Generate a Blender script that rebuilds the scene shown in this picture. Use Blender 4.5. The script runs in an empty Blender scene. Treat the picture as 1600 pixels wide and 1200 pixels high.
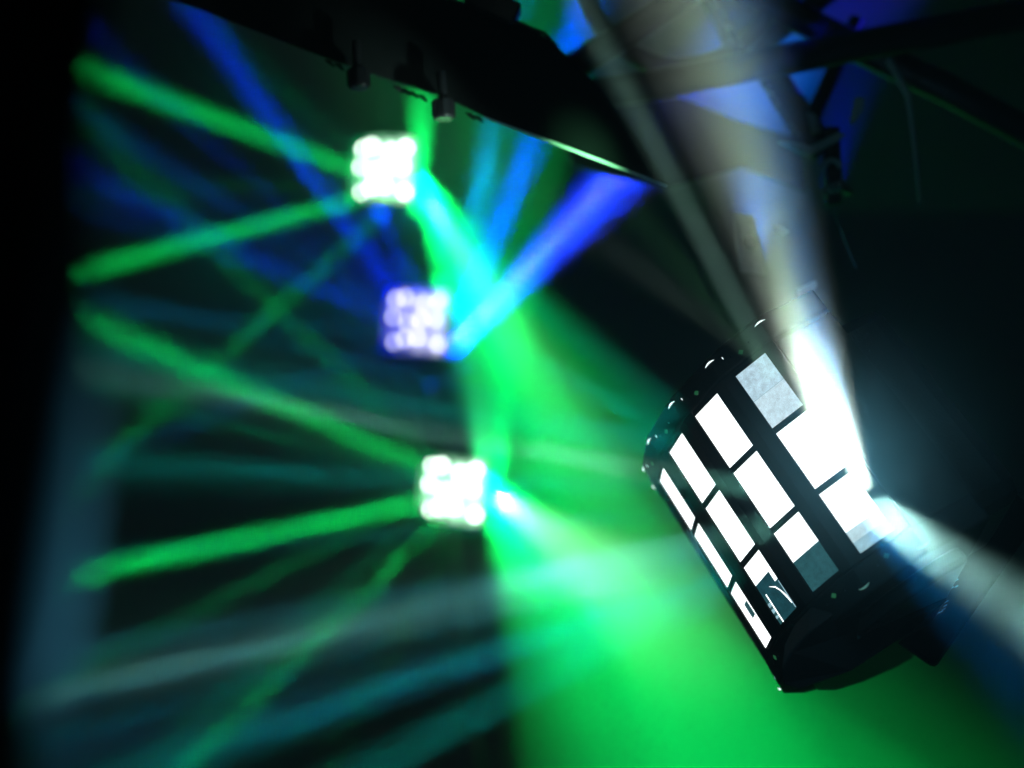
import bpy, bmesh, math, random
from mathutils import Vector, Matrix
random.seed(7)
sc = bpy.context.scene
COL = sc.collection
R = math.radians

# ------------------------------------------------------------ camera, world, exposure
F = 1900.0                                   # focal length in pixels of the 1600 x 1200 photograph
cd = bpy.data.cameras.new('camera')
cam = bpy.data.objects.new('camera', cd)
COL.objects.link(cam)
cam.rotation_euler = (R(90), 0, 0)
cd.lens = 36 * F / 1600
cd.clip_start = 0.02
cd.clip_end = 60
cd.dof.use_dof = True
cd.dof.focus_distance = 1.27
cd.dof.aperture_fstop = 1.55
sc.camera = cam
w = bpy.data.worlds.new('World')
sc.world = w
w.use_nodes = True
w.node_tree.nodes['Background'].inputs[0].default_value = (0.1, 0.5, 0.6, 1)
w.node_tree.nodes['Background'].inputs[1].default_value = 0.0003
sc.view_settings.view_transform = 'Standard'
sc.view_settings.look = 'None'
sc.view_settings.exposure = 0
sc.cycles.use_denoising = True
sc.cycles.volume_bounces = 0
sc.cycles.max_bounces = 5
sc.cycles.sample_clamp_indirect = 4


def P(x, y, d):
    """the point of the place seen at photograph pixel x, y at distance d along the view"""
    return Vector(((x - 800) / F * d, d, -(y - 600) / F * d))


# ------------------------------------------------------------ materials
def nodes(name):
    m = bpy.data.materials.new(name)
    m.use_nodes = True
    nt = m.node_tree
    return m, nt, nt.nodes['Principled BSDF']


def plastic(name, col, rough=0.4, bump=0.0, scale=60, metal=0.0, spec=0.5):
    m, nt, b = nodes(name)
    tc = nt.nodes.new('ShaderNodeTexCoord')
    n = nt.nodes.new('ShaderNodeTexNoise')
    n.inputs['Scale'].default_value = scale
    n.inputs['Detail'].default_value = 6
    nt.links.new(tc.outputs['Object'], n.inputs['Vector'])
    mx = nt.nodes.new('ShaderNodeMix')
    mx.data_type = 'RGBA'
    mx.inputs['A'].default_value = (*[c * 0.7 for c in col], 1)
    mx.inputs['B'].default_value = (*[min(1, c * 1.25) for c in col], 1)
    nt.links.new(n.outputs['Fac'], mx.inputs['Factor'])
    nt.links.new(mx.outputs['Result'], b.inputs['Base Color'])
    mr = nt.nodes.new('ShaderNodeMapRange')
    mr.inputs['To Min'].default_value = rough * 0.75
    mr.inputs['To Max'].default_value = min(1, rough * 1.3)
    nt.links.new(n.outputs['Fac'], mr.inputs['Value'])
    nt.links.new(mr.outputs['Result'], b.inputs['Roughness'])
    b.inputs['Metallic'].default_value = metal
    b.inputs['Specular IOR Level'].default_value = spec
    if bump:
        bp = nt.nodes.new('ShaderNodeBump')
        bp.inputs['Strength'].default_value = bump
        bp.inputs['Distance'].default_value = 0.001
        nt.links.new(n.outputs['Fac'], bp.inputs['Height'])
        nt.links.new(bp.outputs['Normal'], b.inputs['Normal'])
    return m


def glow(name, col, strength, vary=0.0, scale=90, detail=5):
    """a surface that gives off light: lit lenses, painted glints and frame glow; dust and moulding make it uneven"""
    m, nt, b = nodes(name)
    b.inputs['Base Color'].default_value = (0.02, 0.025, 0.03, 1)
    b.inputs['Roughness'].default_value = 0.25
    b.inputs['Emission Color'].default_value = (*col, 1)
    b.inputs['Emission Strength'].default_value = strength
    if vary:
        tc = nt.nodes.new('ShaderNodeTexCoord')
        n = nt.nodes.new('ShaderNodeTexNoise')
        n.inputs['Scale'].default_value = scale
        n.inputs['Detail'].default_value = detail
        n.inputs['Roughness'].default_value = 0.75
        nt.links.new(tc.outputs['Object'], n.inputs['Vector'])
        mr = nt.nodes.new('ShaderNodeMapRange')
        mr.inputs['From Min'].default_value = 0.3
        mr.inputs['From Max'].default_value = 0.7
        mr.inputs['To Min'].default_value = strength * (1 - vary)
        mr.inputs['To Max'].default_value = strength * (1 + vary)
        nt.links.new(n.outputs['Fac'], mr.inputs['Value'])
        nt.links.new(mr.outputs['Result'], b.inputs['Emission Strength'])
    return m


M = {
    'body': plastic('black_moulded_plastic', (0.003, 0.0035, 0.004), 0.7, 0.1, 300, spec=0.05),
    'gloss': plastic('black_gloss_plastic', (0.008, 0.008, 0.01), 0.22, 0.2, 200),
    'matt': plastic('black_powder_coat', (0.010, 0.011, 0.013), 0.6, 0.5, 400, spec=0.2),
    'alu': plastic('black_anodised_tube', (0.012, 0.013, 0.016), 0.45, 0.2, 80, 0.3),
    'steel': plastic('bright_steel', (0.45, 0.46, 0.48), 0.25, 0.2, 200, 1.0),
    'grey': plastic('grey_coated_strap', (0.22, 0.26, 0.25), 0.55, 0.3, 150),
    'drape': plastic('black_wool_drape', (0.006, 0.006, 0.007), 0.95, 0.6, 900, spec=0.05),
    'pole': plastic('pale_painted_pole', (0.42, 0.45, 0.47), 0.6, 0.3, 90),
    'ceil': plastic('painted_ceiling_panel', (0.02, 0.021, 0.022), 0.8, 0.2, 20),
    'label': plastic('pale_label', (0.6, 0.62, 0.6), 0.6, 0.1, 200),
    'glass': plastic('dark_lens_glass', (0.015, 0.05, 0.055), 0.15, 0.2, 150),
}
G_WHITE = glow('lit_white_lens', (0.93, 1.0, 1.0), 2.0, 0.1, 60)
G_PALE = glow('dusty_blue_white_lens', (0.50, 0.70, 0.80), 1.0, 0.35, 160, 12)
G_PALE2 = glow('dusty_blue_white_lens_half', (0.60, 0.78, 0.86), 1.0, 0.3, 140, 12)
G_DIM = glow('dim_teal_lens', (0.02, 0.085, 0.095), 1.0, 0.5, 190, 12)
G_DIM2 = glow('dim_dark_teal_lens', (0.010, 0.055, 0.07), 1.0, 0.6, 60)
G_MID = glow('half_lit_lens', (0.30, 0.50, 0.58), 1.0, 0.3, 70)
G_GLINT = glow('painted_glint_white', (0.85, 1.0, 1.0), 1.6)  # glow standing in for highlights on the rim
G_GLINT_DIM = glow('painted_glint_dim', (0.10, 0.28, 0.24), 0.7)
G_DOT = glow('rim_diamond_green', (0.012, 0.085, 0.03), 1.0)
G_GLINT_STREAK = glow('painted_glint_streak', (0.12, 0.28, 0.33), 1.0, 0.6, 120)  # glow standing in for reflections on ridged plastic
G_BLUE = glow('painted_glint_blue', (0.0, 0.03, 1.0), 0.9)
G_CYAN = glow('painted_glint_cyan', (0.0, 0.25, 0.9), 0.8)


# ------------------------------------------------------------ mesh helpers
class MB:
    def __init__(self):
        self.v, self.f = [], []

    def add(self, vs, fs):
        n = len(self.v)
        self.v += [tuple(p) for p in vs]
        self.f += [tuple(i + n for i in f) for f in fs]
        return self

    def box(self, c, ax, ay, az):
        """c = centre, ax ay az = half-extent vectors"""
        c, ax, ay, az = map(Vector, (c, ax, ay, az))
        vs = [c + sx * ax + sy * ay + sz * az for sz in (-1, 1) for sy in (-1, 1) for sx in (-1, 1)]
        return self.add(vs, [(0, 2, 3, 1), (4, 5, 7, 6), (0, 1, 5, 4), (2, 6, 7, 3), (0, 4, 6, 2), (1, 3, 7, 5)])

    def prism(self, pts, off):
        n = len(pts)
        off = Vector(off)
        vs = [Vector(p) for p in pts] + [Vector(p) + off for p in pts]
        fs = [tuple(range(n))[::-1], tuple(range(n, 2 * n))]
        fs += [(i, (i + 1) % n, n + (i + 1) % n, n + i) for i in range(n)]
        return self.add(vs, fs)

    def tube(self, path, r, seg=12, cap=True):
        path = [Vector(p) for p in path]
        rr = r if isinstance(r, (list, tuple)) else [r] * len(path)
        vs, fs = [], []
        up = None
        for i, p in enumerate(path):
            d = (path[min(i + 1, len(path) - 1)] - path[max(i - 1, 0)]).normalized()
            if up is None:
                up = d.orthogonal().normalized()
            up = (up - d * up.dot(d)).normalized()
            s = d.cross(up)
            for k in range(seg):
                a = 2 * math.pi * k / seg
                vs.append(p + rr[i] * (math.cos(a) * up + math.sin(a) * s))
        for i in range(len(path) - 1):
            for k in range(seg):
                a, b = i * seg + k, i * seg + (k + 1) % seg
                fs.append((a, b, b + seg, a + seg))
        if cap:
            fs += [tuple(range(seg))[::-1], tuple(range((len(path) - 1) * seg, len(path) * seg))]
        return self.add(vs, fs)

    def mesh(self, name, mat):
        me = bpy.data.meshes.new(name)
        me.from_pydata(self.v, [], self.f)
        bm = bmesh.new()
        bm.from_mesh(me)
        bmesh.ops.recalc_face_normals(bm, faces=bm.faces)
        bm.to_mesh(me)
        bm.free()
        me.materials.append(mat)
        return me

    def build(self, name, mat, parent=None, bevel=0.0, smooth=False):
        o = bpy.data.objects.new(name, self.mesh(name, mat))
        COL.objects.link(o)
        if parent:
            o.parent = parent
        if bevel:
            b = o.modifiers.new('bevel', 'BEVEL')
            b.width = bevel
            b.segments = 2
            b.limit_method = 'ANGLE'
            b.angle_limit = R(40)
        if smooth:
            for p in o.data.polygons:
                p.use_smooth = len(p.vertices) == 4
        return o


def empty(name, mw, label, cat, group=None):
    o = bpy.data.objects.new(name, None)
    o.empty_display_size = 0.05
    COL.objects.link(o)
    o.matrix_world = mw
    return tag(o, label, cat, group)


def tag(o, label=None, cat=None, group=None, kind=None):
    for k, v in (('label', label), ('category', cat), ('group', group), ('kind', kind)):
        if v:
            o[k] = v
    return o


# ------------------------------------------------------------ the derby effect light
RAD, STEP, PH, PITCH, PW = 0.21475, 0.310948, 0.07127, 0.07792, 0.040
RV = RAD / math.cos(STEP / 2)
KMIN, KMAX = -4, 3                            # facets, the last one is the widest seen


def frame(k, rad=RAD):
    a = (k - 1.5) * STEP
    n = Vector((math.cos(a), math.sin(a), 0))
    t = Vector((-math.sin(a), math.cos(a), 0))
    return n, t, rad * n


def sector(rad, z0, z1, back=0.07):
    """drum outline: facet corners closed by a flat back"""
    rv = rad / math.cos(STEP / 2)
    pts = []
    for k in range(KMIN, KMAX + 2):
        a = (k - 2.0) * STEP
        pts.append(Vector((rv * math.cos(a), rv * math.sin(a), z0)))
    am = ((KMIN + KMAX) / 2 - 1.5) * STEP
    bk = -Vector((math.cos(am), math.sin(am), 0)) * back
    pts.append(pts[KMAX + 1 - KMIN] + bk)
    pts.append(pts[0] + bk)
    return pts, Vector((0, 0, z1 - z0))


def facet_quad(k, x0, x1, z0, z1, r0, r1):
    n, t, c = frame(k, r0)
    pts = [c + t * x + Vector((0, 0, z)) for x, z in ((x0, z0), (x1, z0), (x1, z1), (x0, z1))]
    return pts, n * (r1 - r0)


def make_fixture(mw, label, lens, fmat=None, group='faceted effect lights with three rows of lenses'):
    root = empty('effect_light', mw, label, 'stage light', group)
    pts, off = sector(RAD - 0.010, -0.122, 0.122)
    MB().prism(pts, off).build('housing', M['body'], root)
    for s in (1, -1):
        pts, off = sector(RAD + 0.003, 0.120 * s, 0.150 * s)
        cap = MB().prism(pts, off).build('end_cap', M['body'], root, bevel=0.003)
        pts, off = sector(RAD - 0.03, 0.150 * s, 0.168 * s, 0.03)
        MB().prism(pts, off).build('cap_cover', M['matt'], cap, bevel=0.006)
    # back shell
    am = ((KMIN + KMAX) / 2 - 1.5) * STEP
    bn = Vector((math.cos(am), math.sin(am), 0))
    bt = Vector((-math.sin(am), math.cos(am), 0))
    MB().box(-bn * 0.02, bn * 0.055, bt * 0.15, (0, 0, 0.13)).build('back_shell', M['matt'], root, bevel=0.02)
    half = RAD * math.tan(STEP / 2)
    zs = PH / 2
    for k in range(KMIN, KMAX + 1):
        m = MB()
        for s in (1, -1):
            m.prism(*facet_quad(k, s * PW / 2, s * (half + 0.0004), -0.1195, 0.1195, RAD - 0.009, RAD + 0.002))
        edges = [-0.1195, -PITCH - zs, -PITCH + zs, -zs, zs, PITCH - zs, PITCH + zs, 0.1195]
        for z0, z1 in zip(edges[::2], edges[1::2]):
            m.prism(*facet_quad(k, -PW / 2, PW / 2, z0, z1, RAD - 0.008, RAD + 0.001))
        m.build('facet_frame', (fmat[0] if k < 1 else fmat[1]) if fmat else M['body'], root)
        for r in range(3):
            z = (1 - r) * PITCH
            for x0, x1, z0, z1, mat, nm in lens(k, r):
                if x0 == 'hot':                 # bright point of the reflector behind the lens
                    n, t, c = frame(k, RAD - 0.0005)
                    c = c + t * (x1 * PW / 2) + Vector((0, 0, z + z0 * PH / 2))
                    MB().tube([c, c + n * .0015], .013, 16).build('hot_spot', z1, root)
                    continue
                MB().prism(*facet_quad(k, x0 * PW / 2, x1 * PW / 2, z + z0 * PH / 2, z + z1 * PH / 2,
                                       RAD - 0.006, RAD - 0.0005)).build(nm, mat, root)
    return root


def marks(root, bright=1.0):
    """small rim details: highlights put in as glowing slivers, faintly glowing green diamonds"""
    for s in (1, -1):
        for k in range(-1, KMAX + 2):
            a = (k - 2.0) * STEP
            rr = RV + 0.0045
            z = 0.1415 * s
            da = 0.030
            pts = [Vector((rr * math.cos(a + da * q), rr * math.sin(a + da * q), z + 0.0015 * (1 - q * q) * s))
                   for q in (-1, -.6, -.2, .2, .6, 1)]
            mat = G_GLINT if (s == 1 and k < KMAX + 1) or k in (-1,) else G_GLINT_DIM
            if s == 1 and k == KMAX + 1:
                mat = G_GLINT
            MB().tube(pts, [.0002, .0006, .0009, .0009, .0006, .0002], 8).build('rim_glint', mat, root)
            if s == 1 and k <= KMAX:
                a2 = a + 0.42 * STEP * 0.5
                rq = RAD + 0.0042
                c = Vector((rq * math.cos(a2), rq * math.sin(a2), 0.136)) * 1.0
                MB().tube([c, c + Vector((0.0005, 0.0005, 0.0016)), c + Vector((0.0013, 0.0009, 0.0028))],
                          [.0002, .0005, .0002], 6).build('rim_spark', G_GLINT, root)
        for k in range(-1, KMAX + 1):
            n, t, c = frame(k, RAD + 0.0032)
            c = c + Vector((0, 0, 0.1300 * s))
            MB().box(c, n * 0.0006, (t + Vector((0, 0, .9))) * 0.0017, (t - Vector((0, 0, .9))) * 0.0017) \
                .build('rim_diamond', G_DOT, root)
            for x in (-0.012, 0.013):
                c2 = c + t * x + Vector((0, 0, 0.003 * s))
                MB().tube([c2, c2 + n * 0.0008], 0.0011, 8).build('screw', M['steel'], root)


ROT = Matrix(((-0.79955492, 0.40220476, -0.44603056),
              (-0.59201217, -0.65288372, 0.47250867),
              (-0.10116085, 0.64185215, 0.76012651)))
TF = Vector((0.41594, 1.40218, -0.10835))
MWF = Matrix.Translation(TF) @ ROT.to_4x4()
INVF = MWF.inverted()


def lens_front(k, r):
    full = (-1, 1, -1, 1)
    if (k, r) == (3, 0):
        return [(-1, 1, 0.02, 1, G_PALE, 'lens'), (-1, 1, 0.0, 0.02, G_MID, 'lens_seam'), (-1, 1, -1, 0.0, G_PALE2, 'lens')]
    if (k, r) == (3, 2):
        return [(-1, 1, -0.30, 1, G_WHITE, 'lens'), (-1, 1, -0.65, -0.30, glow('fading_lens', (.55, .75, .8), 1.0, .2), 'lens'),
                (-1, 1, -1, -0.65, G_MID, 'lens')]
    if (k, r) == (2, 2):
        return [(-1, 1, 0.0, 1, G_WHITE, 'lens'), (-1, 1, -1, 0.0, G_DIM, 'dark_lens')]
    if (k, r) == (1, 2):
        return [(-1, 1, 0.35, 1, G_WHITE, 'lens'), (0.55, 1, 0.0, 0.35, G_WHITE, 'lens'), (-1, 0.55, -0.05, 0.35, G_DIM2, 'dark_lens'),
                (-1, -.72, -1, -0.05, G_DIM, 'dark_lens'), (-.72, -.62, -1, -.05, G_WHITE, 'lens_edge'), (-.62, .78, -1, -.05, G_DIM2, 'dark_lens'),
                (.55, 1, -.05, 0, G_DIM2, 'dark_lens'), (.78, .88, -.95, -.05, G_MID, 'lens_edge'), (.88, 1, -1, -.05, G_DIM, 'dark_lens')]
    if (k, r) == (0, 2):
        return [(-1, 1, .38, 1, G_WHITE, 'lens'), (-.2, .5, -.12, .38, G_DIM, 'dark_lens'), (-1, -.2, -.12, .38, G_WHITE, 'lens'),
                (.5, 1, -.12, .38, G_WHITE, 'lens'), (-1, 1, -1, -.12, G_WHITE, 'lens')]
    return [(*full, G_WHITE, 'lens')]


front = make_fixture(MWF, 'large black faceted stage light in sharp focus with glowing white lenses, right of centre', lens_front)
marks(front)
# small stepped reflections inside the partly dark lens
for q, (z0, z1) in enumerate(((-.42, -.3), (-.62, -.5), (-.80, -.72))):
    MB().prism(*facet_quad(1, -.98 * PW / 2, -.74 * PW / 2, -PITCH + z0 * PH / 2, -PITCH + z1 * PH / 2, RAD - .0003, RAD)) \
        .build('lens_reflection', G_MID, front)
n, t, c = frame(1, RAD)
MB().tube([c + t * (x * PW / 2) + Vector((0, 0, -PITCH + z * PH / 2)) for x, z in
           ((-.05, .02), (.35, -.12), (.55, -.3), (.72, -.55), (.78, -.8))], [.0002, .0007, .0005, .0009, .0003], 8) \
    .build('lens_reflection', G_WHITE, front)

# rear mounting block with glints put in as glowing streaks, seen on the right
VC = P(1500, 890, 1.33)
ex = (P(1566, 800, 1.33) - P(1455, 960, 1.33)).normalized()
ey = Vector((0, 1, 0)).cross(ex).normalized()


def Lc(p):
    return INVF @ p


m = MB()
m.box((0, 0, 0), ex * 0.105, ey * 0.045, Vector((0, 0.012, 0)))
m.v = [tuple(Lc(Vector(v) + VC + Vector((0, 0.02, 0)))) for v in m.v]
vb = m.build('rear_block', M['body'], front, bevel=0.006)
ax = INVF.to_3x3()


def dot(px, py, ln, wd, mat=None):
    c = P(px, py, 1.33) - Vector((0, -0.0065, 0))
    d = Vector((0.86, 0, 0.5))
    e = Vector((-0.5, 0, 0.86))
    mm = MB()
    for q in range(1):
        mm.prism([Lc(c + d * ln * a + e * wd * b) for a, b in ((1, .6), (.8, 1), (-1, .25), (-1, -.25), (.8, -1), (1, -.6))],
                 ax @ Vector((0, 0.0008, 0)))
    return mm.build('glint_streak', mat or G_GLINT_STREAK, vb)


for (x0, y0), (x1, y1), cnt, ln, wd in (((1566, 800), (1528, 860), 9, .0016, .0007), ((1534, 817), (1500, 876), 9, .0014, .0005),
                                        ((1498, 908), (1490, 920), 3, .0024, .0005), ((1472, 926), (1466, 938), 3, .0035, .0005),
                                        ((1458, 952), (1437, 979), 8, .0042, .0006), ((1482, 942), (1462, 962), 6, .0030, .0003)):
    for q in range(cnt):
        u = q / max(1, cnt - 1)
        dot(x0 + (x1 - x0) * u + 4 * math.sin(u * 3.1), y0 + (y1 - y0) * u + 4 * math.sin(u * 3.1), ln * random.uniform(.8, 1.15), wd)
# tightening knobs on the lower end
for (x, y) in ((1330, 985), (1320, 1018), (1348, 955)):
    c = P(x, y, 1.215)
    a = Vector((0.5, -0.55, -0.66)).normalized()
    k = MB().tube([Lc(c), Lc(c + a * 0.006), Lc(c + a * 0.007), Lc(c + a * 0.012)], [.0055, .0055, .004, .0035], 14).build('knob', M['gloss'], front)
arm = [P(1300, 962, 1.19), P(1262, 990, 1.18), P(1236, 1018, 1.175), P(1222, 1046, 1.17), P(1222, 1070, 1.17), P(1250, 1078, 1.17),
       P(1330, 1050, 1.19), P(1420, 990, 1.22), P(1480, 940, 1.26), P(1470, 880, 1.30)]
MB().prism([Lc(p) for p in arm], ax @ Vector((0.01, 0.03, 0.02))).build('bracket_arm', M['body'], front, bevel=0.002)

# ------------------------------------------------------------ three lights far behind
DB = 4.9


def bg_lens(base, var):
    def f(k, r):
        m_ = var.get((k, r), var.get((k, None), base))
        out_ = []
        z0, z1 = -1, 1
        if k <= 0 and r == 0:
            z1 = .1 + .3 * k                    # lit part of the outer lenses cut short
        if k <= 0 and r == 2:
            z0 = -.3 - .2 * k
        if k in (1, 2) and r == 0:
            z1 = (.25, .7)[k - 1]
        if k in (1, 2) and r == 2:
            z0 = (-.6, -.85)[k - 1]
        if z1 - z0 > .2:
            out_.append((-1, 1, z0, z1, m_, 'lens'))
            hot = [(.0, .2), (-.5, .4), (.5, -.2)][(k + r) % 3]
            return out_ + [('hot', hot[0], hot[1], HOT[base.name], None, None)] if k >= 0 else out_
        return out_
    return f


def bgmat(px, py, lean):
    a = R(-88) - 1.5 * STEP
    return Matrix.Translation(P(px, py, DB)) @ Matrix.Rotation(R(lean), 4, 'Y') @ Matrix.Rotation(a, 4, 'Z')


GW = glow('lit_green_white_lens', (0.60, 1.0, 0.72), 2.8, 0.2, 40)
GM = glow('lit_green_lens', (0.30, 1.0, 0.50), 1.6, 0.3, 40)
GD = glow('lit_soft_green_lens', (0.14, 0.9, 0.36), 1.0, 0.3, 40)
BW = glow('lit_blue_white_lens', (0.85, 0.85, 1.0), 1.5, 0.2, 40)
BM = glow('lit_lavender_lens', (0.55, 0.55, 1.0), 2.0, 0.3, 40)
BD = glow('lit_soft_blue_lens', (0.30, 0.30, 1.0), 0.9, 0.3, 40)
HOT = {'lit_green_white_lens': glow('green_hot_spot', (.85, 1, .88), 16), 'lit_lavender_lens': glow('blue_hot_spot', (.85, .85, 1), 6)}
FG = glow('frame_glow_green', (0.0, .55, .16), .8, .4, 30)  # frames glow to show light the lenses throw on the housing
FG = (FG, glow('frame_glow_bright_green', (.30, 1, .50), 1.1, .4, 30))
FB = glow('frame_glow_blue', (0.0, .0, 1.0), .9, .4, 30)
FB = (FB, glow('frame_glow_lavender', (.22, .22, 1.0), .9, .4, 30))
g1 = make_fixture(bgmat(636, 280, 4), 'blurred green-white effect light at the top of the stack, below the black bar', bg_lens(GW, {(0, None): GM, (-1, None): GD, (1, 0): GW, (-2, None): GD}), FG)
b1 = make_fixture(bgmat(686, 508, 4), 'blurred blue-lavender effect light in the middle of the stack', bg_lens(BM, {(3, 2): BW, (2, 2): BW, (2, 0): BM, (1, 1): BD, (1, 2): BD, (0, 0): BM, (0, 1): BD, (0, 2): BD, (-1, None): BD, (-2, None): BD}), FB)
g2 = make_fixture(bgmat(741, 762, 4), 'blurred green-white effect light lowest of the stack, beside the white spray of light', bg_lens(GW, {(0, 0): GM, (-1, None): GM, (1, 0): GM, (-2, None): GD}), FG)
# blue reflections below the blue light, put in as glowing discs
for px, py, r, mt in ((672, 602, .022, G_BLUE), (700, 592, .014, G_CYAN), (722, 575, .022, G_CYAN), (735, 570, .014, G_CYAN)):
    c = b1.matrix_world.inverted() @ P(px, py, DB - .02)
    d = b1.matrix_world.to_3x3().inverted() @ Vector((0, 0.01, 0))
    MB().tube([c, c + d], r * .55, 16).build('blue_glint', mt, b1)
hang = MB()
hang.tube([P(590, 60, DB + .30), P(650, 500, DB + .30), P(695, 765, DB + .30), P(760, 1300, DB + .30)], 0.024, 14)
pole = empty('support_pole', Matrix.Translation(P(800, 1300, DB + .30)), 'slim black upright behind the three stacked effect lights', 'pole')
hp = hang.build('upright', M['alu'], None)
hp.parent = pole
hp.matrix_parent_inverse = pole.matrix_world.inverted()
for (px, py) in ((645, 280), (684, 508), (736, 765)):
    b = MB().box(P(px, py, DB + .2), (0.03, 0, 0), (0, 0.075, 0), (0, 0, 0.02)).build('clamp', M['matt'], None, bevel=.004)
    b.parent = pole
    b.matrix_parent_inverse = pole.matrix_world.inverted()


D1, D2, D3, D4 = 1.50, 1.70, 1.60, 0.34      # distances of the bar, the truss, the clamp and the near drape


# ------------------------------------------------------------ real lamps: the beams
def lamp_mw(pos, d):
    return Matrix.Translation(pos) @ d.to_track_quat('-Z', 'Y').to_matrix().to_4x4()


def beam(p0, p1, wd, spread, col, e, wd2=None):
    """narrow lamp behind one lens: p0, p1 = (x, y, distance)"""
    a, b = P(*p0), P(*p1)
    d = (b - a).normalized()
    L = bpy.data.lights.new('lens_beam', 'AREA')
    L.shape = 'RECTANGLE' if wd2 else 'DISK'
    L.size = wd
    if wd2:
        L.size_y = wd2
    L.spread = R(spread)
    L.energy = e
    L.color = col
    o = bpy.data.objects.new('lens_beam', L)
    COL.objects.link(o)
    o.matrix_world = lamp_mw(a, d)
    return o


def spray(p0, p1, ang, blend, col, e, rad=0.02):
    a, b = P(*p0), P(*p1)
    L = bpy.data.lights.new('spot_lamp', 'SPOT')
    L.spot_size = R(ang)
    L.spot_blend = blend
    L.energy = e
    L.color = col
    L.shadow_soft_size = rad
    o = bpy.data.objects.new('spot_lamp', L)
    COL.objects.link(o)
    o.matrix_world = lamp_mw(a, (b - a).normalized())
    return o


def halo(p, col, e, rad=0.03):  # point lamp added in front of the lenses for a bloom halo
    L = bpy.data.lights.new('lens_halo', 'POINT')
    L.energy = e
    L.color = col
    L.shadow_soft_size = rad
    o = bpy.data.objects.new('lens_halo', L)
    COL.objects.link(o)
    o.location = P(*p)
    return o


GRN = (0.0, 1.0, 0.135)
GRW = (0.22, 1.0, 0.36)
BLU = (0.0, 0.025, 1.0)
AZU = (0.0, 0.22, 0.9)
TEA = (0.0, 0.85, 0.70)
COOL = (0.28, 0.98, 0.80)
CRM = (0.60, 1.0, 0.50)


def cone(p0, down, elev, half, blend, col, e):
    """spray whose outline in the view runs from down-half to down+half degrees below the horizontal; elev = tilt towards the camera"""
    a = P(*p0)
    d = Vector((math.cos(R(down)) * math.cos(R(elev)), -math.sin(R(elev)), -math.sin(R(down)) * math.cos(R(elev))))
    th = math.degrees(math.asin(math.sin(R(half)) * math.cos(R(elev))))
    L = bpy.data.lights.new('spot_lamp', 'SPOT')
    L.spot_size = R(2 * th)
    L.spot_blend = blend
    L.energy = e
    L.color = col
    L.shadow_soft_size = 0.01
    o = bpy.data.objects.new('spot_lamp', L)
    COL.objects.link(o)
    o.matrix_world = lamp_mw(a, d)
    return o


# upper green light
beam((556, 266, 4.75), (200, 135, 4.6), .06, 5, GRN, 7.5)
beam((556, 312, 4.75), (150, 418, 4.6), .055, 3.5, GRN, 7.5)
beam((592, 335, 4.75), (350, 550, 4.5), .07, 4, GRN, 2.2)
beam((590, 325, 4.75), (480, 440, 4.5), .05, 5, GRN, .8)
beam((600, 240, 4.75), (400, 20, 4.9), .07, 6, (0, .5, .5), 1.4)
beam((575, 250, 4.75), (330, 30, 4.9), .06, 6, GRN, 1.0)
beam((552, 285, 4.75), (180, 300, 4.9), .06, 8, GRN, .3)
cone((650, 345, 4.42), -87, 0, 7, .3, GRN, 4500)
cone((650, 300, 4.60), -88, 30, 4, .8, (.12, 1, .3), 70)
cone((668, 310, 4.60), 54, -65, 14, .9, (.32, 1, .34), 2600)
cone((654, 270, 4.60), 68, -15, 15, .35, GRN, 6000)
cone((654, 270, 4.60), 60, -15, 22, 1.0, GRN, 2600)
# middle blue light
beam((708, 538, 4.66), (985, 250, 2.1), .026, 1.4, (.42, .40, 1.0), 1.0)
spray((704, 540, 4.60), (1010, 283, 4.2), 9, .8, (.8, .72, 1.0), 350)
beam((707, 545, 4.64), (990, 255, 2.1), .06, 2.0, BLU, 24)
beam((722, 500, 4.66), (835, 215, 4.1), .08, 4.0, (0, .04, 1.0), 24)
beam((715, 500, 4.66), (768, 210, 4.4), .08, 6, (0, .30, .8), 7)
beam((655, 470, 4.7), (480, 60, 4.9), .08, 5, BLU, 15)
beam((625, 470, 4.7), (380, 120, 4.9), .07, 5, BLU, 10)
beam((610, 480, 4.7), (130, 180, 4.9), .07, 5, (0, .12, .9), 1.6)
beam((605, 500, 4.7), (250, 330, 4.9), .07, 6, BLU, 3.5)
beam((690, 470, 4.7), (560, 100, 4.9), .07, 6, (0, .12, .9), 2.5)
# lower green light
beam((658, 728, 4.75), (180, 520, 4.5), .07, 4.5, GRN, 7.5)
beam((655, 785, 4.75), (130, 895, 4.4), .065, 3.5, GRN, 10.5)
beam((690, 815, 4.72), (260, 1230, 4.4), .06, 2.5, GRN, 8)
beam((705, 825, 4.72), (520, 1170, 4.5), .06, 4, GRN, 1.6)
beam((650, 755, 4.75), (150, 715, 4.6), .07, 6, (0, .6, .4), 1.0)
beam((670, 715, 4.75), (330, 380, 4.6), .06, 6, GRN, 1.2)
cone((778, 745, 4.56), -87, -40, 12, .5, GRN, 2600)
beam((757, 725, 4.64), (745, 600, 4.30), .05, 24, (.03, 1, .25), 6)
cone((774, 775, 4.60), 45, -65, 20, .9, (.45, 1.0, .45), 4200)
cone((752, 735, 4.60), 60, -25, 25, .08, GRN, 2000)
cone((752, 745, 4.60), 54, 0, 34, .9, GRN, 900)
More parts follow.
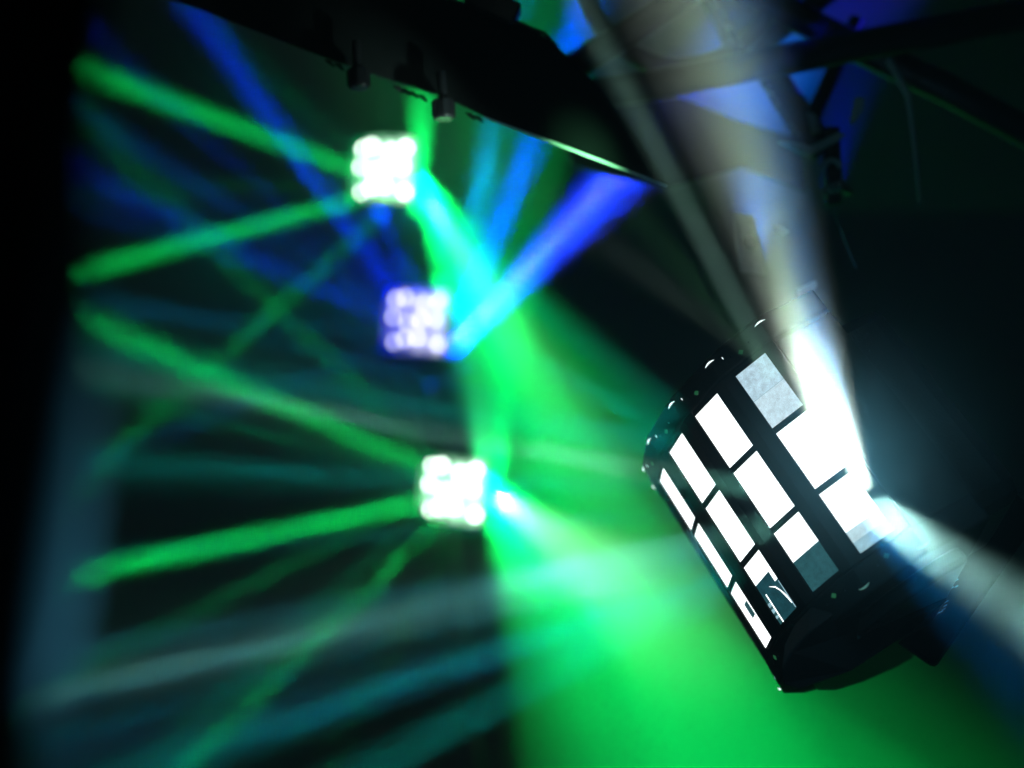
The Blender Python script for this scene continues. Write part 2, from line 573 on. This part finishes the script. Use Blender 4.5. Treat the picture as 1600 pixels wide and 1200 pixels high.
# front light
beam((1170, 762, 1.20), (560, 655, 1.95), .028, 2.2, COOL, .26)
beam((1170, 762, 1.20), (560, 655, 1.95), .016, 16, (.25, .98, .75), .15)
beam((1060, 700, 1.27), (700, 640, 1.8), .035, 6, TEA, .25)
beam((1215, 820, 1.18), (500, 985, 1.95), .034, 2.2, COOL, .36)
beam((1215, 820, 1.18), (500, 985, 1.95), .020, 18, (.25, .98, .75), .22)
beam((1150, 900, 1.24), (600, 1180, 1.9), .028, 4, TEA, .30)
for (a_, b_, d_, wd_, e_, c_) in (((1130, 905), (480, 1110), 2.6, .022, .22, (0, .5, .55)), ((1120, 915), (300, 1190), 3.0, .026, .26, (0, .35, .6)),
                              ((1100, 870), (300, 1095), 3.2, .022, .20, (0, .4, .55)), ((1090, 850), (150, 1012), 3.4, .028, .28, (.05, .45, .6)),
                              ((1100, 860), (130, 1080), 3.0, .020, .18, (0, .35, .6)), ((1080, 800), (150, 870), 3.4, .020, .14, (0, .4, .5)),
                              ((1060, 760), (150, 725), 3.6, .020, .16, (0, .45, .5)), ((1050, 700), (200, 560), 3.6, .022, .18, (0, .5, .5)),
                              ((1040, 690), (230, 480), 3.8, .018, .14, (0, .4, .6)), ((1150, 925), (560, 1230), 2.2, .020, .2, (0, .6, .55)),
                              ((1100, 890), (620, 985), 3.0, .018, .2, (.2, .6, .5)), ((1060, 690), (800, 535), 3.0, .022, .12, (0, .6, .5))):
    beam((a_[0], a_[1], 1.25), (b_[0], b_[1], 1.25 + (d_ - 1.25) * .6), wd_, 2.2, c_, e_ * .95)
for (y_, x1_, y1_, c_, e_) in ((470, 150, 60, BLU, 1.4), (480, 130, 330, (0, .1, .9), 1.0), (520, 150, 480, (0, .2, .6), .8), (250, 200, 20, (0, .3, .6), .7),
                               (275, 170, 190, (0, .8, .3), .5), (300, 170, 520, (0, .7, .4), .7), (745, 200, 620, (0, .8, .3), .8), (780, 200, 1010, (0, .8, .2), .8),
                               (800, 330, 1100, (0, .8, .3), .7), (545, 200, 700, (0, .2, .7), .8)):
    beam((600 if y_ < 700 else 660, y_, 4.72), (x1_, y1_, 4.9), .05, 4, c_, e_)
beam((1140, 880, 1.26), (500, 1110, 2.4), .03, 5, TEA, .25)
beam((1050, 640, 1.29), (780, 440, 1.9), .04, 6, TEA, .14)
beam((1060, 660, 1.29), (760, 560, 1.9), .04, 7, TEA, .16)
beam((1120, 850, 1.26), (420, 1010, 1.6), .04, 7, (.08, .45, .8), .25)
beam((1120, 780, 1.26), (300, 740, 1.9), .03, 6, TEA, .12)
beam((1120, 940, 1.26), (90, 1190, 1.6), .04, 7, (.04, .3, .8), .25)
beam((1212, 590, 1.17), (925, 40, 1.3), .024, 4.5, (.5, 1, .80), .30)
beam((1296, 700, 1.125), (1105, 0, 1.12), .018, 13, CRM, 1.15)
beam((1300, 715, 1.125), (1225, 480, 1.09), .018, 18, (.8, 1, .85), 1.2)
beam((1350, 765, 1.11), (1255, 480, 1.07), .018, 18, (.75, 1, .85), 1.2)
beam((1316, 715, 1.125), (1195, 200, 1.12), .030, 12, (0, .18, .6), 2.2)
beam((1372, 800, 1.11), (1640, 985, .85), .034, 10, (.42, .92, .85), 1.5)
beam((1372, 812, 1.12), (1600, 1060, .85), .034, 12, (0, .20, .6), .5)
for p in ((1290, 660, 1.05), (1330, 710, 1.05), (1360, 765, 1.05), (1395, 815, 1.05)):
    halo(p, (.04, .50, .70), .07, .012)
for (x_, y_) in ((1258, 618), (1285, 660), (1315, 705), (1345, 748), (1374, 795)):
    halo((x_ + 8, y_ + 4, 1.11), (.25, .75, 1.0), .14, .008)
halo((575, 285, 4.6), GRN, 2.0)
halo((610, 560, 4.6), BLU, 2)
halo((655, 470, 4.6), BLU, 2)
halo((715, 790, 4.6), GRN, 2)
beam((1190, 560, 1.20), (915, 244, D1), .02, 12, (.25, 1.0, .40), .06)  # lamp added to light the bar's lower lip
beam((1190, 560, 1.20), (620, 140, D1), .02, 14, (.6, 1.0, .8), .06)  # lamp added to raise glints on the bar's knobs

# ------------------------------------------------------------ black lighting bar across the top
bar_o = empty('lighting_bar', Matrix.Translation(P(700, 100, D1)), 'long black lighting bar slanting across the top of the frame', 'lighting bar')
INVB = bar_o.matrix_world.inverted()


def bl(p):
    return INVB @ p


def on_bar(px, py, d=D1):
    return bl(P(px, py, d))


out = [(150, -40), (270, -2), (520, 95), (600, 122), (690, 150), (760, 184), (1046, 291), (1000, 215), (930, 130), (868, 70), (820, 35), (700, 0), (640, -40)]
MB().prism([on_bar(x, y) for x, y in out], P(900, 235, 1).normalized() * .16).build('casing', M['body'], bar_o, bevel=.003)
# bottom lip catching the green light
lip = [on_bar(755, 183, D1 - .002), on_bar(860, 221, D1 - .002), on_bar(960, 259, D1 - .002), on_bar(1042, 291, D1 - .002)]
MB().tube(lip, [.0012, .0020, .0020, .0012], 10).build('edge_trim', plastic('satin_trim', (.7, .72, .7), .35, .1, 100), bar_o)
for (x, y) in ((560, 122), (693, 170)):
    ax_ = Vector((0.06, -0.05, -1)).normalized()
    c = P(x, y, D1 - .03)
    k = MB().tube([bl(c - ax_ * .045), bl(c - ax_ * .012), bl(c - ax_ * .010), bl(c + ax_ * .010), bl(c + ax_ * .013)],
                  [.006, .006, .013, .0135, .011], 20).build('bolt_knob', M['gloss'], bar_o, smooth=False)
    for q in range(8):
        a = q * math.pi / 4
        e = Vector((math.cos(a), math.sin(a), 0)) * .0133
        MB().tube([bl(c + e - ax_ * .009), bl(c + e + ax_ * .009)], .0013, 6).build('grip_rib', M['gloss'], k).parent = bar_o
for x in (515, 530, 622, 634, 646, 660, 735, 748):
    y = 95 + (x - 520) * .375 + 4
    c = P(x, y, D1 - .004)
    MB().tube([bl(c + Vector((-.006, 0, .003))), bl(c), bl(c + Vector((.006, 0, -.006)))], [.001, .003, .001], 8).build('cable_tie', M['gloss'], bar_o)
MB().box(on_bar(770, 12, D1 - .02), (.03, 0, -.014), (0, .02, 0), (.006, 0, .014)).build('hanging_clamp', M['gloss'], bar_o, bevel=.004)
MB().tube([on_bar(700, -2, D1 - .01), on_bar(790, 30, D1 - .012), on_bar(850, 52, D1 - .012), on_bar(872, 75, D1 - .01)], .0025, 8).build('cable', M['gloss'], bar_o)

# ------------------------------------------------------------ truss at the top right
tr = empty('truss', Matrix.Translation(P(1200, 60, D2)), 'black tube truss with a curved ring at the top right', 'truss')
INVT = tr.matrix_world.inverted()


def tpart(name, pts, r, mat=None, seg=16):
    MB().tube([INVT @ P(*p) for p in pts], r, seg).build(name, mat or M['alu'], tr, smooth=True)


ring = []
for q in range(-3, 22):
    a = R(215 - q * 9)
    ring.append((1062 + 142 * math.cos(a), -42 + 142 * math.sin(a) * 1.0, D2 + .05))
ring = [(1062 + 150 * math.cos(R(a)), -45 + 150 * math.sin(R(a)), D2 + .05) for a in range(200, -25, -9)]
tpart('ring_tube', ring, .014)
tpart('brace_tube', [(855, 130, D2 - .05), (960, 65, D2 - .05), (1090, -20, D2 - .05)], .019)
tpart('chord_tube', [(850, 158, D2), (1010, 135, D2), (1200, 98, D2), (1480, 45, D2), (1700, 5, D2)], .022)
tpart('chord_tube', [(1150, -25, D2 + .05), (1290, 50, D2 + .05), (1480, 140, D2 + .05), (1700, 260, D2 + .05)], .022)
tpart('diagonal_tube', [(1095, -30, D2 + .04), (1165, 85, D2 + .04), (1265, 245, D2 + .04)], .005, M['steel'])  # thin bright steel, put in to show a tube's blue edge highlight
tpart('diagonal_tube', [(1150, 100, D2 + .08), (1260, 15, D2 + .08), (1320, -30, D2 + .08)], .015)
tpart('diagonal_tube', [(1195, 100, D2 + .08), (1240, 165, D2 + .08), (1290, 240, D2 + .08)], .020)
tpart('diagonal_tube', [(1340, 30, D2 + .08), (1280, 160, D2 + .08), (1250, 240, D2 + .08)], .012)
MB().prism([INVT @ P(x, y, D2 + .11) for x, y in ((1150, -60), (1060, -60), (1120, 40), (1150, 118), (1215, 70), (1200, 20))], (0, .01, 0)).build('gusset_plate', M['matt'], tr)
MB().prism([INVT @ P(x, y, D2 + .12) for x, y in ((800, 80), (905, 175), (1062, 152), (1150, 188), (1248, 216), (1262, 300), (1160, 260), (1046, 292), (900, 260))], (0, .01, 0)) \
    .build('lower_gusset', M['matt'], tr)

# ------------------------------------------------------------ ceiling panels lit blue beyond the truss
cl = MB()
cl.prism([P(x, y, d) for x, y, d in ((1005, -260, 5.2), (1900, -260, 5.2), (1900, 330, 6.2), (1040, 330, 6.2))], (0, .05, .02))
ceiling = cl.build('ceiling', M['ceil'])
tag(ceiling, kind='structure')


def lamp_at(p0, p1, ang, blend, col, e):
    return spray(p0, p1, ang, blend, col, e)


lamp_at((1180, 420, 4.6), (1185, 120, 5.7), 26, 1.0, (0.0, .16, 1.0), 1500)
lamp_at((1300, 300, 4.6), (1330, 20, 5.4), 28, 1.0, (0.0, .0, 1.0), 320)
lamp_at((900, 240, 4.4), (905, 40, 5.6), 34, 1.0, (0.0, .22, .6), 120)
lamp_at((1060, 260, 4.4), (1040, 60, 5.6), 36, 1.0, (.12, .45, .35), 20)

# ------------------------------------------------------------ rigging clamp and small things hanging on the right
cl_o = empty('rigging_clamp', Matrix.Translation(P(1300, 250, D3)), 'grey-green rigging clamp hanging in the dark below the truss', 'clamp')
IC = cl_o.matrix_world.inverted()


def cpart(name, pts, mat, th=.012, d=D3):
    MB().prism([IC @ P(x, y, d) for x, y in pts], (0, th, 0)).build(name, mat, cl_o, bevel=.0015)


cpart('strap', [(1216, 220), (1245, 222), (1266, 228), (1312, 205), (1324, 212), (1270, 241), (1258, 241)], M['grey'])
cpart('hook', [(1338, 150), (1352, 152), (1350, 170), (1334, 195), (1330, 188)], M['grey'])
cpart('side_plate', [(1262, 175), (1275, 178), (1284, 206), (1270, 210)], M['grey'], .006, D3 + .05)
arc = [(1300 + 14 * math.cos(R(a)), 268 + 18 * math.sin(R(a)), D3 - .01) for a in range(190, 345, 15)]
MB().tube([IC @ P(*p) for p in arc], .0035, 10).build('shackle', M['grey'], cl_o)
MB().tube([IC @ P(1285, 300, D3), IC @ P(1312, 290, D3 - .01), IC @ P(1330, 302, D3)], [.004, .009, .004], 12).build('wing_nut', M['steel'], cl_o)
MB().tube([IC @ P(1299, 200, D3 + .02), IC @ P(1301, 255, D3 + .02), IC @ P(1303, 320, D3 + .02)], .011, 14).build('bolt', M['gloss'], cl_o)
wire = MB().tube([P(1338, 420, D3), P(1318, 372, D3), P(1298, 322, D3), P(1292, 360, D3), P(1288, 420, D3)], .0006, 6).build('safety_wire', M['steel'])
tag(wire, 'thin safety wire hanging in a V under the rigging clamp', 'wire')
cab = MB().tube([P(1388, 92, 1.65), P(1402, 118, 1.65), P(1419, 150, 1.65), P(1428, 220, 1.65), P(1437, 315, 1.65)], [.005, .005, .0045, .003, .002], 10).build('hanging_cable', M['grey'])
tag(cab, 'grey cable hanging at the right beside the truss', 'cable')
lab = MB().prism([P(x, y, 1.6) for x, y in ((1146, 331), (1178, 336), (1190, 385), (1198, 430), (1158, 425), (1150, 380))], (0, .004, 0))
lo = lab.build('hanging_tag', M['label'], bevel=.001)
tag(lo, 'pale tag with a round hole showing through the bright beam above the front light', 'tag')
hole = MB().tube([P(1172, 377, 1.597), P(1172, 377, 1.599)], .010, 20).build('hole', M['body'])
hole.parent = lo
for pts, lb in ((((1212, 352), (1222, 354), (1234, 362), (1224, 368), (1214, 364)), 'small blue-lit clip beside the bright beam, below the rigging clamp'),
                (((1245, 452), (1275, 438), (1278, 446), (1262, 466), (1248, 470)), 'small blue-lit bracket end beside the bright beam, above the front light')):
    o = MB().prism([P(x, y, 1.55) for x, y in pts], (0, .006, 0)).build('clip', M['label'], bevel=.001)
    tag(o, lb, 'clip')
# unseen lamps added to light this hardware blue
lamp_at((1560, -120, 1.95), (1175, 110, D2 + .04), 30, .8, (.02, .02, 1.0), 3)
lamp_at((1120, 500, .9), (1300, 220, 1.95), 40, 1.0, (.02, .35, .6), .22)

# ------------------------------------------------------------ out of focus pole and drape close by on the left
p_ = MB()
path = [P(142, 400, D4), P(128, 540, D4), P(102, 720, D4), P(82, 900, D4), P(70, 1020, D4), P(62, 1120, D4)]
p_.tube(path, [.002, .005, .008, .009, .007, .002], 24)
pl = p_.build('stand_pole', M['pole'], smooth=True)
tag(pl, 'pale upright pole far out of focus at the left edge, catching blue-white light', 'pole')
dr = MB()
edge = [(185, -60), (160, 60), (140, 200), (140, 330), (118, 480), (90, 640), (62, 820), (45, 1000), (30, 1260)]
vs, fs = [], []
NX = 26
for (ex_, ey_) in edge:
    for q in range(NX):
        u = q / (NX - 1)
        x = ex_ + (-420 - ex_) * u
        vs.append(P(x, ey_, D4 + .03 + .012 * math.sin(u * 34 + ey_ * .002)))
for i in range(len(edge) - 1):
    for q in range(NX - 1):
        a = i * NX + q
        fs.append((a, a + 1, a + NX + 1, a + NX))
dr.add(vs, fs)
dp = dr.build('drape', M['drape'], smooth=True)
sol = dp.modifiers.new('cloth', 'SOLIDIFY')
sol.thickness = .003
tag(dp, 'black cloth drape in folds hiding the left edge of the frame', 'drape')
spray((700, 1700, .34), (100, 830, D4), 34, 1.0, (.10, .48, .75), .75)  # unseen lamp added below the frame to light the pole

# ------------------------------------------------------------ room and haze
bw = MB().box((0, 9.0, 0), (9, 0, 0), (0, .05, 0), (0, 0, 7)).build('back_wall', plastic('black_painted_wall', (.004, .005, .005), .9, .3, 5, spec=.05))
tag(bw, kind='structure')
hz = MB().box((0.5, 4.0, 0), (6.5, 0, 0), (0, 4.7, 0), (0, 0, 5)).mesh('haze', M['body'])
hz.materials.clear()
hm = bpy.data.materials.new('haze')
hm.use_nodes = True
nt = hm.node_tree
nt.nodes.clear()
o_ = nt.nodes.new('ShaderNodeOutputMaterial')
pv = nt.nodes.new('ShaderNodeVolumePrincipled')
pv.inputs['Color'].default_value = (.9, .9, .9, 1)
pv.inputs['Density'].default_value = 0.05
pv.inputs['Anisotropy'].default_value = 0.0
nt.links.new(pv.outputs[0], o_.inputs['Volume'])
hz.materials.append(hm)
ho = bpy.data.objects.new('haze', hz)
COL.objects.link(ho)
tag(ho, kind='stuff', label='thin stage haze filling the room and showing the beams')


def puff(p, radius, dens, stretch=(1, 1, 1)):
    """added haze patch imitating bloom: dense in the middle, thinning out to nothing"""
    me = bpy.data.meshes.new('glow_haze')
    bm = bmesh.new()
    bmesh.ops.create_icosphere(bm, subdivisions=3, radius=1.0)
    bm.to_mesh(me)
    bm.free()
    m = bpy.data.materials.new('glow_haze')
    m.use_nodes = True
    nt = m.node_tree
    nt.nodes.clear()
    out_ = nt.nodes.new('ShaderNodeOutputMaterial')
    v = nt.nodes.new('ShaderNodeVolumePrincipled')
    v.inputs['Color'].default_value = (.9, .9, .9, 1)
    tc = nt.nodes.new('ShaderNodeTexCoord')
    ln = nt.nodes.new('ShaderNodeVectorMath')
    ln.operation = 'LENGTH'
    nt.links.new(tc.outputs['Object'], ln.inputs[0])
    mr = nt.nodes.new('ShaderNodeMapRange')
    mr.inputs['From Min'].default_value = 0.95
    mr.inputs['From Max'].default_value = 0.0
    nt.links.new(ln.outputs['Value'], mr.inputs['Value'])
    pw = nt.nodes.new('ShaderNodeMath')
    pw.operation = 'POWER'
    pw.inputs[1].default_value = 2.2
    nt.links.new(mr.outputs['Result'], pw.inputs[0])
    ns = nt.nodes.new('ShaderNodeTexNoise')
    ns.inputs['Scale'].default_value = 2.2
    nt.links.new(tc.outputs['Object'], ns.inputs['Vector'])
    ml = nt.nodes.new('ShaderNodeMath')
    ml.operation = 'MULTIPLY'
    nt.links.new(pw.outputs[0], ml.inputs[0])
    nt.links.new(ns.outputs['Fac'], ml.inputs[1])
    m2 = nt.nodes.new('ShaderNodeMath')
    m2.operation = 'MULTIPLY'
    m2.inputs[1].default_value = dens * 2
    nt.links.new(ml.outputs[0], m2.inputs[0])
    nt.links.new(m2.outputs[0], v.inputs['Density'])
    nt.links.new(v.outputs[0], out_.inputs['Volume'])
    me.materials.append(m)
    o = bpy.data.objects.new('glow_haze', me)
    COL.objects.link(o)
    o.location = P(*p)
    o.scale = tuple(radius * q for q in stretch)
    return tag(o, kind='stuff', label='added haze patch that imitates lamp bloom and brightens beams')


puff((1318, 705, 1.08), .19, 1.0)
puff((740, 500, 4.50), .36, .3)
puff((690, 300, 4.50), .42, .35)
puff((790, 800, 4.50), .50, .35)
puff((940, 850, 1.50), .24, .45)  # patch added to brighten the front light's beams over the wash
